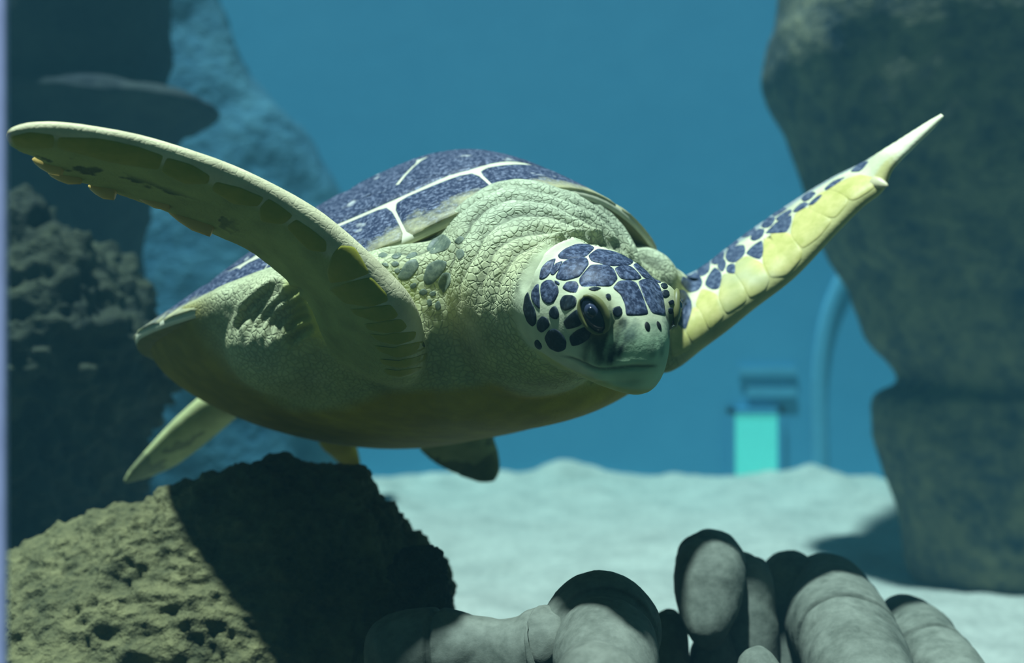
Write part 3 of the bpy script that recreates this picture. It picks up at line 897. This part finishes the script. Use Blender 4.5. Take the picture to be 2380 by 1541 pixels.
Lf_o = [Z5(p) for p in [[(1340, 30), (1420, 40), (1510, 195), (1400, 232), (1270, 256), (1255, 180), (1295, 75)], [(1262, 290), (1400, 252), (1518, 222), (1612, 320), (1622, 365), (1520, 396), (1360, 376)],
 [(1390, 412), (1500, 412), (1635, 386), (1685, 450), (1650, 476), (1560, 486), (1430, 450)], [(1480, 503), (1580, 497), (1700, 473), (1740, 520), (1700, 552), (1600, 552), (1500, 538)],
 [(1510, 562), (1600, 572), (1720, 556), (1795, 548), (1780, 600), (1680, 626), (1570, 608)], [(1540, 632), (1660, 650), (1790, 616), (1855, 605), (1865, 645), (1780, 686), (1680, 704), (1570, 668)],
 [(1570, 712), (1680, 730), (1800, 702), (1862, 676), (1852, 718), (1790, 754), (1690, 766), (1590, 748)], [(1600, 772), (1690, 788), (1800, 768), (1835, 762), (1780, 804), (1690, 824), (1610, 806)]]]
Lf_o += [Z3(p) for p in [[(80, 215), (200, 185), (390, 200), (385, 295), (200, 300), (100, 275)], [(425, 215), (700, 225), (1000, 285), (1190, 350), (1150, 455), (900, 415), (600, 345), (415, 295)],
 [(1220, 365), (1400, 425), (1525, 495), (1510, 555), (1350, 552), (1175, 468)], [(1575, 540), (1750, 590), (1920, 655), (1870, 720), (1700, 695), (1540, 600)],
 [(1955, 665), (2130, 785), (2060, 845), (1900, 825), (1892, 735)], [(2160, 815), (2370, 970), (2370, 1050), (2250, 1035), (2085, 872)]]]
skin_p = [Z2(p) for p in [[(640, 860), (700, 760), (760, 740), (780, 790), (720, 870), (670, 880)], [(800, 870), (830, 780), (890, 750), (950, 760), (940, 810), (860, 900), (820, 910)], [(890, 900), (920, 830), (970, 830), (970, 900), (930, 960)],
 [(820, 680), (870, 610), (930, 590), (980, 640), (950, 690), (850, 720)], [(620, 815), (650, 800), (668, 820), (640, 842)], [(720, 905), (760, 890), (762, 922), (728, 932)], [(770, 952), (805, 925), (835, 950), (800, 975)],
 [(872, 1020), (900, 998), (914, 1050), (885, 1068)], [(822, 1000), (850, 988), (856, 1030), (834, 1042)], [(838, 952), (880, 943), (880, 970), (850, 978)], [(520, 722), (560, 702), (592, 720), (550, 742)], [(600, 732), (650, 702), (682, 720), (630, 752)],
 [(538, 777), (580, 768), (594, 795), (550, 800)], [(690, 742), (720, 710), (760, 700), (772, 720), (720, 745)], [(600, 770), (640, 758), (660, 780), (620, 798)], [(990, 640), (1030, 600), (1060, 620), (1020, 660)], [(1000, 700), (1040, 680), (1060, 720), (1020, 760)],]]
for lst, mt, nm, h in (([Z4(p) for p in Rf_y], M['flip_yellow'], 'flipper_scale', 0.0008), ([Z4(p) for p in Rf_d], M['flip_dark'], 'flipper_scale', 0.0008), (Lf_o, M['flip_olive'], 'flipper_scale', 0.0007), (skin_p, M['skin_scale'], 'neck_scale', 0.0006)):
    for i, pts in enumerate(lst):
        if plate(nm, pts, skin_map, mt, body, h, {'flip_yellow': -5.5, 'flip_dark': -4.0, 'flip_olive': -2.8}.get({v: k for k, v in M.items()}[mt], -1.0), 8.0) is None: missed.append((nm, i))
print('plates that missed the skin:', missed)

# ---- eyes and nostrils
def ellipsoid(name, c, ax, r, mat, parent, n=20, m=28):
    A, Bx, Cx = ax
    t = np.linspace(0.02, math.pi - 0.02, n)
    a = np.linspace(0, 2 * math.pi, m, endpoint=False)
    rings = [c + (np.cos(x) * r[2]) * Cx + np.outer(np.cos(a) * math.sin(x) * r[0], A) + np.outer(np.sin(a) * math.sin(x) * r[1], Bx) for x in t]
    v, f = closed(rings)
    me = mesh_from(name, v, f); fix_normals(me)
    return link(name, me, mat, parent)

h = cast(*Z1([(840, 850)])[0])
if h is not None:
    p, n_ = np.array(h[0]), np.array(h[1])
    a1 = Z1([(770, 720), (905, 970)])
    ta = np.array(cast(*a1[0])[0]); tb = np.array(cast(*a1[1])[0])
    long_ = unit(tb - ta); n_ = unit(n_ - (n_ @ long_) * long_); sh = np.cross(n_, long_)
    for s in (1, -1):
        def mm(v, s=s):
            v = np.asarray(v)
            return v if s == 1 else (v - n_ * 0.005) - 2 * ((v - n_ * 0.005 - HC) @ HR) * HR
        def md(v, s=s):
            return v if s == 1 else v - 2 * (v @ HR) * HR
        e = ellipsoid('eye', mm(p - n_ * 0.0035), (md(long_), md(sh), md(n_)), (0.0195, 0.0118, 0.0085), M['eye'], body)
        ellipsoid('iris', mm(p - long_ * 0.003 + n_ * 0.0012), (md(long_), md(sh), md(n_)), (0.0098, 0.0074, 0.0044), M['iris'], e)
        ellipsoid('pupil', mm(p - long_ * 0.003 + n_ * 0.0030), (md(long_), md(sh), md(n_)), (0.0062, 0.0046, 0.0036), M['eye'], e, 12, 20)
        # lids: two curved rolls that frame the eye
        for side, nm in ((1, 'eyelid'), (-1, 'eyelid')):
            tt = np.linspace(-1, 1, 24)
            cen = p + np.outer(tt * 0.0200, long_) + np.outer(side * 0.0112 * np.sqrt(np.clip(1 - tt ** 2, 0, 1)), sh) + n_ * 0.0008
            a = np.linspace(0, 2 * math.pi, 10, endpoint=False)
            rr = (0.0040 if side * float(sh @ HF) > 0 else 0.0022) * np.sqrt(np.clip(1.08 - tt ** 2, 0.05, 1))
            tg = unit(np.gradient(cen, axis=0))
            rg = []
            for i in range(24):
                s1 = unit(np.cross(tg[i], n_)); rg.append(cen[i] + rr[i] * (np.outer(np.cos(a), s1) + np.outer(np.sin(a), n_)))
            rg = np.array([[mm(x) for x in ring] for ring in rg])
            v, f = closed(rg); me = mesh_from(nm, v, f); fix_normals(me)
            link(nm, me, M['lid'], e)
for q in ((1303, 950), (1402, 945)):
    h = cast(*Z1([q])[0])
    if h is not None:
        p, n_ = np.array(h[0]), np.array(h[1])
        u_ = unit(HU - (HU @ n_) * n_); s_ = np.cross(n_, u_)
        ellipsoid('nostril', p - n_ * 0.0012, (u_, s_, n_), (0.0056, 0.0036, 0.0024), M['nostril'], body, 10, 16)

# serrated claws and notches along the trailing edge
def claw(base, tip, w, mat, name='claw'):
    base, tip = np.asarray(base), np.asarray(tip)
    d = unit(tip - base); s = unit(np.cross(d, [0, 1, 0])); n_ = np.cross(d, s)
    a = np.linspace(0, 2 * math.pi, 10, endpoint=False)
    L = np.linalg.norm(tip - base)
    rings = [base + d * L * t + r * w * (np.outer(np.cos(a), s) + 0.5 * np.outer(np.sin(a), n_)) for t, r in ((-0.6, 0.9), (0, 1.0), (0.5, 0.7), (0.85, 0.35), (1.0, 0.08))]
    v, f = closed(rings); me = mesh_from(name, v, f); fix_normals(me)
    return link(name, me, mat, body)
M['claw'] = mat_plain('pale_claw', (0.66, 0.60, 0.34), 0.45)
M['edge'] = mat_plain('amber_edge_scale', (0.70, 0.48, 0.13), 0.45)
claw(P(2040, 425, 1.412), P(2064, 432, 1.40), 0.008, M['claw'])
for (x0, y0), (x1, y1), Y in (((160, 405), (112, 402), 1.07), ((245, 440), (205, 432), 1.095), ((365, 462), (312, 450), 1.11), ((455, 515), (388, 487), 1.135), ((120, 380), (75, 370), 1.045)):
    claw(P(x0, y0, Y), P(x1, y1, Y), 0.010, M['edge'], 'edge_scale')

# ------------------------------------------------------------------ rocks
def rock(name, rows, mat, label, cat='rock', group=None, amp=0.05, freq=3.0, n=120, m=160, seed=1, fine=0.35, ridge=0.0, e=2.3, stretch=(1, 1, 1), octv=5):
    """rows from the top: (py, left px, right px, distance, half depth) -> rough boulder standing on the sand"""
    arr = []
    for py, l, r, Y, hd in rows:
        a, b_ = P(l, py, Y), P(r, py, Y)
        arr.append([(a[0] + b_[0]) / 2, Y, a[2], (b_[0] - a[0]) / 2, hd])
    arr = catmull(arr, n)
    t = np.linspace(0, 2 * math.pi, m, endpoint=False)
    ex = 2.0 / e
    cx = np.sign(np.cos(t)) * np.abs(np.cos(t)) ** ex; sx = np.sign(np.sin(t)) * np.abs(np.sin(t)) ** ex
    rings = [np.stack([r[0] + cx * max(r[3], 1e-3), r[1] + sx * max(r[4], 1e-3), np.full(m, r[2])], 1) for r in arr]
    v, f = closed(rings)
    me = mesh_from(name, v, f); fix_normals(me)
    nn = normals_of(me)
    s_ = np.array(stretch)
    d = fbm(v * s_, freq, octv, seed, 0.55)
    if ridge: d = d + ridge * (1 - 2 * np.abs(fbm(v * s_, freq * 1.7, 4, seed + 50)))
    d = d + fine * fbm(v, freq * 9, 3, seed + 9)
    set_verts(me, v + nn * (amp * d)[:, None])
    me.polygons.foreach_set('use_smooth', np.ones(len(me.polygons), bool))
    return tag(link(name, me, mat), label, cat, group)

def sand_py(Y, z=-0.05): return 770.5 + (CAMZ - z) / Y * FPX

# foreground boulder under the turtle
rock('boulder', [(1078, 700, 810, 1.64, 0.02), (1092, 520, 850, 1.63, 0.045), (1120, 400, 872, 1.62, 0.075), (1160, 320, 890, 1.62, 0.10), (1215, 215, 918, 1.62, 0.13), (1270, 110, 975, 1.62, 0.155), (1320, 0, 1020, 1.62, 0.175),
     (1400, -160, 1045, 1.62, 0.205), (1541, -330, 1040, 1.62, 0.25), (1800, -420, 1100, 1.62, 0.30), (sand_py(1.62), -450, 1150, 1.62, 0.33)], M['rock_front'],
     'big rough boulder below the turtle, pitted and half in shadow', amp=0.018, freq=6.0, n=260, m=420, seed=4, fine=0.45, ridge=0.3)
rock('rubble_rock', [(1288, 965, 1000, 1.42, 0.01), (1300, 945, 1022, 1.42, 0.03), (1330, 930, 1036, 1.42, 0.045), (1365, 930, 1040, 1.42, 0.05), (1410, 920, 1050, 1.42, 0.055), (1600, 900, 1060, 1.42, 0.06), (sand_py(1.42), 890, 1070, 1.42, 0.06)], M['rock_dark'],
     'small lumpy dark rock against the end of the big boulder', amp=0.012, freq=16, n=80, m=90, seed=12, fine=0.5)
# dark rocks on the left
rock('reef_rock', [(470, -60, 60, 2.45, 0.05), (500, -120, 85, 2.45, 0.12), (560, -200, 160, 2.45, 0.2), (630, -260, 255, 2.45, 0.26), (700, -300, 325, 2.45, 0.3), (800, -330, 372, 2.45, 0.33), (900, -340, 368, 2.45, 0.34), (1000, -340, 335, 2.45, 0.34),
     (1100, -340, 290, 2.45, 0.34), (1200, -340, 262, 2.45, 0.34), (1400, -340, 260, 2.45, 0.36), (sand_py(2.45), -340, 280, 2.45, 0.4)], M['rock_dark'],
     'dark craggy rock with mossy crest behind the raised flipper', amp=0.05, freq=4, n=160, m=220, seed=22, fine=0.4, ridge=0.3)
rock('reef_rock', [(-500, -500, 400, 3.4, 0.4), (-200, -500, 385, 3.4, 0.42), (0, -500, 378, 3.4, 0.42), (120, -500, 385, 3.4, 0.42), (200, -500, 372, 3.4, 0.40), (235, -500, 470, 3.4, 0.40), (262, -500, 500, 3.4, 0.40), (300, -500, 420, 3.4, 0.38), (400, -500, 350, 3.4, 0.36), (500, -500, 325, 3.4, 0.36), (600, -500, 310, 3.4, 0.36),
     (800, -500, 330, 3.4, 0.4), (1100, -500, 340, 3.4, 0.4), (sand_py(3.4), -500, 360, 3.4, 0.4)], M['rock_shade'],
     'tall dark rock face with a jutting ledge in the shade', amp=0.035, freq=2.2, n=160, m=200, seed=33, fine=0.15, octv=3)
# far rock behind, its haze put into the blue colour
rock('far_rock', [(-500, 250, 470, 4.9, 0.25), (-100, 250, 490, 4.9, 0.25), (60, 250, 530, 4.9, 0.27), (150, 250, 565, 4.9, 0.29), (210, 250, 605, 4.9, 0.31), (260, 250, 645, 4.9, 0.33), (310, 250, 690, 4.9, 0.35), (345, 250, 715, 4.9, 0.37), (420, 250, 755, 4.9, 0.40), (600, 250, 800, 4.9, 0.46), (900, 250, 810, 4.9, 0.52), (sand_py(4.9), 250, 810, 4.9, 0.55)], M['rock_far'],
     'far rock coloured haze blue, sloping down behind the turtle shell', amp=0.04, freq=2.0, n=120, m=160, seed=41, fine=0.12, octv=3)
# column on the right
rock('rock_column', [(py, l, r, 3.62, hd) for py, l, r, hd in ((-700, 1880, 3100, 0.98), (-300, 1860, 3100, 0.86), (0, 1828, 3100, 0.76), (80, 1808, 3100, 0.73), (150, 1800, 3100, 0.71), (220, 1812, 3090, 0.68), (330, 1850, 3080, 0.645), (400, 1880, 3070, 0.62), (500, 1912, 3050, 0.585), (580, 1950, 3020, 0.555),
     (660, 1992, 3000, 0.51), (780, 2032, 2980, 0.48), (850, 2085, 2960, 0.47), (890, 2100, 2950, 0.46), (925, 2050, 2950, 0.455), (1000, 2044, 2950, 0.44), (1070, 2062, 2950, 0.43), (1150, 2084, 2950, 0.41), (1230, 2100, 2950, 0.39), (1310, 2108, 2950, 0.37), (sand_py(3.62), 2130, 2960, 0.33))], M['rock_column'],
     'huge overhanging speckled rock pillar beside the outstretched flipper', amp=0.022, freq=2.0, n=240, m=280, seed=52, fine=0.10, octv=3)

# ------------------------------------------------------------------ finger-like carved stones
def tube(name, sts, label, group=None, k=1.05, mat=None, n=70, m=56, cracks=(), seed=0, squash=1.0, amp=0.0022, rings=()):
    """sts: (px, py, distance, radius px) along the axis; cracks: (t, width, depth)"""
    a = np.array([np.concatenate([P(x, y, Y * k), [r / FPX * Y * k]]) for x, y, Y, r in sts])
    a = catmull(a, n)
    c, r = a[:, :3], np.maximum(a[:, 3], 0.002)
    tt = np.linspace(0, 1, n)
    r = r.copy()
    for t0, w, d in cracks: r -= d * np.exp(-((tt - t0) / w) ** 2)
    for t0, w, d in rings: r += d * np.exp(-((tt - t0) / w) ** 2)
    tg = unit(np.gradient(c, axis=0))
    ref = np.array([0.3, 1.0, 0.1])
    s1 = unit(np.cross(tg, ref)); s2 = np.cross(s1, tg)
    an = np.linspace(0, 2 * math.pi, m, endpoint=False)
    rg = [c[i] + r[i] * (np.outer(np.cos(an), s1[i]) + squash * np.outer(np.sin(an), s2[i])) for i in range(n)]
    v, f = closed(rg)
    me = mesh_from(name, v, f); fix_normals(me)
    v = v + normals_of(me) * (amp * fbm(v, 22, 4, seed) + 2.0 * amp * fbm(v, 6, 2, seed + 3))[:, None]
    set_verts(me, v)
    return tag(link(name, me, mat or M['finger']), label, 'carved stone', group)

G = 'finger-like carved stones in front of the sand'
tube('stone_finger', [(880, 1580, 1.36, 60), (930, 1545, 1.36, 112), (1010, 1515, 1.35, 104), (1090, 1518, 1.34, 95), (1160, 1530, 1.33, 94), (1225, 1522, 1.32, 93), (1268, 1508, 1.315, 95), (1286, 1505, 1.31, 84), (1293, 1508, 1.31, 40)],
     'saddle-backed grey stone finger butting against the big boulder', G, k=0.905, n=200, cracks=((0.27, 0.006, 0.006),), rings=((0.80, 0.03, 0.002),), seed=3)
tube('stone_finger', [(1395, 1425, 1.47, 40), (1395, 1440, 1.45, 100), (1398, 1462, 1.42, 138), (1402, 1490, 1.385, 132), (1405, 1500, 1.365, 112), (1410, 1520, 1.33, 120), (1415, 1580, 1.27, 112), (1420, 1700, 1.22, 110), (1420, 1900, 1.2, 100)],
     'fat grey stone knuckle with a step between two rounded joints', G, k=0.86, n=90, m=64, seed=7)
tube('stone_finger', [(1370, 1560, 1.20, 30), (1375, 1565, 1.19, 62), (1385, 1580, 1.17, 92), (1410, 1640, 1.13, 112), (1440, 1800, 1.10, 120), (1450, 2000, 1.09, 120)],
     'low pale stone fingertip in front of the fat knuckle', G, k=0.85, seed=11)
tube('stone_finger', [(1643, 1508, 1.27, 10), (1642, 1490, 1.272, 34), (1640, 1450, 1.28, 58), (1640, 1400, 1.30, 76), (1643, 1350, 1.32, 84), (1647, 1318, 1.34, 82), (1650, 1312, 1.345, 76), (1650, 1302, 1.35, 76), (1650, 1278, 1.37, 58), (1650, 1262, 1.38, 32), (1650, 1256, 1.385, 8)],
     'egg-shaped stone fingertip standing up with a collar ridge', G, k=1.115, cracks=((0.60, 0.015, 0.002),), rings=((0.57, 0.02, 0.0015),), seed=15)
tube('stone_finger', [(1728, 1290, 1.46, 15), (1728, 1305, 1.46, 40), (1732, 1340, 1.45, 58), (1735, 1400, 1.44, 62), (1738, 1500, 1.43, 66), (1740, 1700, 1.42, 70), (1740, 1950, 1.42, 70)],
     'shaded stone stump behind the upright egg-shaped fingertip', G, seed=19)
tube('stone_finger', [(1830, 1303, 1.56, 15), (1830, 1318, 1.55, 48), (1832, 1350, 1.52, 66), (1835, 1420, 1.48, 74), (1830, 1520, 1.46, 78), (1820, 1700, 1.45, 80), (1820, 1950, 1.45, 80)],
     'dark stone stump tucked beside the widest stone finger', G, seed=23)
tube('stone_finger', [(1915, 1350, 1.60, 20), (1915, 1355, 1.585, 62), (1920, 1382, 1.54, 98), (1930, 1408, 1.49, 112), (1945, 1440, 1.43, 120), (1958, 1468, 1.385, 122), (1975, 1510, 1.33, 124), (1995, 1570, 1.27, 128), (2020, 1680, 1.2, 135), (2040, 1850, 1.16, 140)],
     'widest grey stone finger, bent and ringed by a dark crack', G, n=300, m=80, cracks=((0.635, 0.007, 0.014), (0.70, 0.004, 0.0025)), seed=27)
tube('stone_finger', [(2090, 1425, 1.55, 20), (2095, 1430, 1.535, 48), (2105, 1450, 1.50, 70), (2130, 1480, 1.44, 82), (2165, 1530, 1.37, 90), (2210, 1600, 1.30, 96), (2260, 1720, 1.24, 104), (2290, 1900, 1.2, 110)],
     'outermost slanting stone finger with a thin crack, against the bright sand', G, n=260, cracks=((0.575, 0.006, 0.009),), seed=31)
tube('stone_finger', [(1556, 1420, 1.42, 12), (1556, 1432, 1.42, 36), (1556, 1470, 1.41, 48), (1556, 1560, 1.40, 54), (1556, 1750, 1.40, 60), (1556, 1950, 1.4, 60)],
     'narrow dark stone stump between the knuckle and upright fingertip', G, seed=35)
tube('stone_finger', [(1662, 1468, 1.34, 15), (1662, 1478, 1.335, 40), (1665, 1520, 1.325, 56), (1668, 1600, 1.31, 62), (1670, 1800, 1.30, 66), (1670, 1950, 1.3, 66)],
     'dark stone stump below the upright egg-shaped fingertip', G, k=1.12, seed=39)
tube('stone_finger', [(1745, 1522, 1.24, 12), (1750, 1532, 1.235, 38), (1765, 1560, 1.22, 58), (1785, 1640, 1.20, 70), (1790, 1800, 1.19, 76), (1790, 2000, 1.19, 80)],
     'low stone fingertip with a lit top in the dark gap', G, seed=43)
# unseen dark rock bed added to cut sand bounce; carries boulder and fingers
bx, by = np.meshgrid(np.linspace(-1.9, 1.9, 120), np.linspace(0.47, 2.25, 70))
bp = np.stack([bx.ravel(), by.ravel(), np.zeros(bx.size)], 1)
ed_ = np.minimum.reduce([bp[:, 0] + 1.9, 1.9 - bp[:, 0], bp[:, 1] - 0.40, 2.25 - bp[:, 1]])
bp[:, 2] = -0.06 + 0.22 * sstep(0, 0.3, ed_) + 0.05 * fbm(bp, 4, 4, 5) * sstep(0, 0.2, ed_)
bfc = [(j_ * 120 + i_, j_ * 120 + i_ + 1, (j_ + 1) * 120 + i_ + 1, (j_ + 1) * 120 + i_) for j_ in range(69) for i_ in range(119)]
tag(link('bounce_cut_bed', mesh_from('bounce_cut_bed', bp, bfc), M['rock_dark']), 'unseen dark rock bed added to cut sand bounce, under boulder and stone fingers', 'rock')

# ------------------------------------------------------------------ far window and ribs on the back wall
YW = 6.15
def wall_box(name, x0, y0, x1, y1, t, mat, parent=None, back=0.0):
    a, b_ = P(x0, y1, YW), P(x1, y0, YW)
    return box(name, (a[0], YW - t, a[2]), (b_[0], YW - back, b_[2]), mat, parent)
w2 = wall_box('window_2', 1706, 962, 1804, 1150, 0.03, M['lit_pane']); tag(w2, 'small glowing green window low in the back wall', 'window', kind='structure')
for r_ in ((1690, 948, 1820, 962), (1690, 1150, 1820, 1160), (1690, 948, 1706, 1160), (1804, 948, 1820, 1160)):
    wall_box('window_frame', *r_, 0.035, M['wall'], w2)
tag(wall_box('trim_2', 1718, 852, 1850, 872, 0.02, M['frame']), kind='structure')
tag(wall_box('trim_3', 1735, 900, 1850, 922, 0.02, M['frame']), kind='structure')
arc = [P(x, y, YW - 0.008) for x, y in ((1905, 1180), (1905, 1050), (1903, 900), (1912, 800), (1930, 720), (1965, 640), (2020, 560), (2100, 500))]
ac = catmull(arc, 60); tg = unit(np.gradient(ac, axis=0)); an = np.linspace(0, 2 * math.pi, 14, endpoint=False)
rg = []
for i in range(60):
    s2 = np.array([0, 1.0, 0]); s1 = unit(np.cross(tg[i], s2)); rg.append(ac[i] + 0.045 * np.outer(np.cos(an), s1) + 0.018 * np.outer(np.sin(an), s2))
v, f = closed(rg); me = mesh_from('trim_4', v, f); fix_normals(me)
tag(link('trim_4', me, M['frame']), kind='structure')
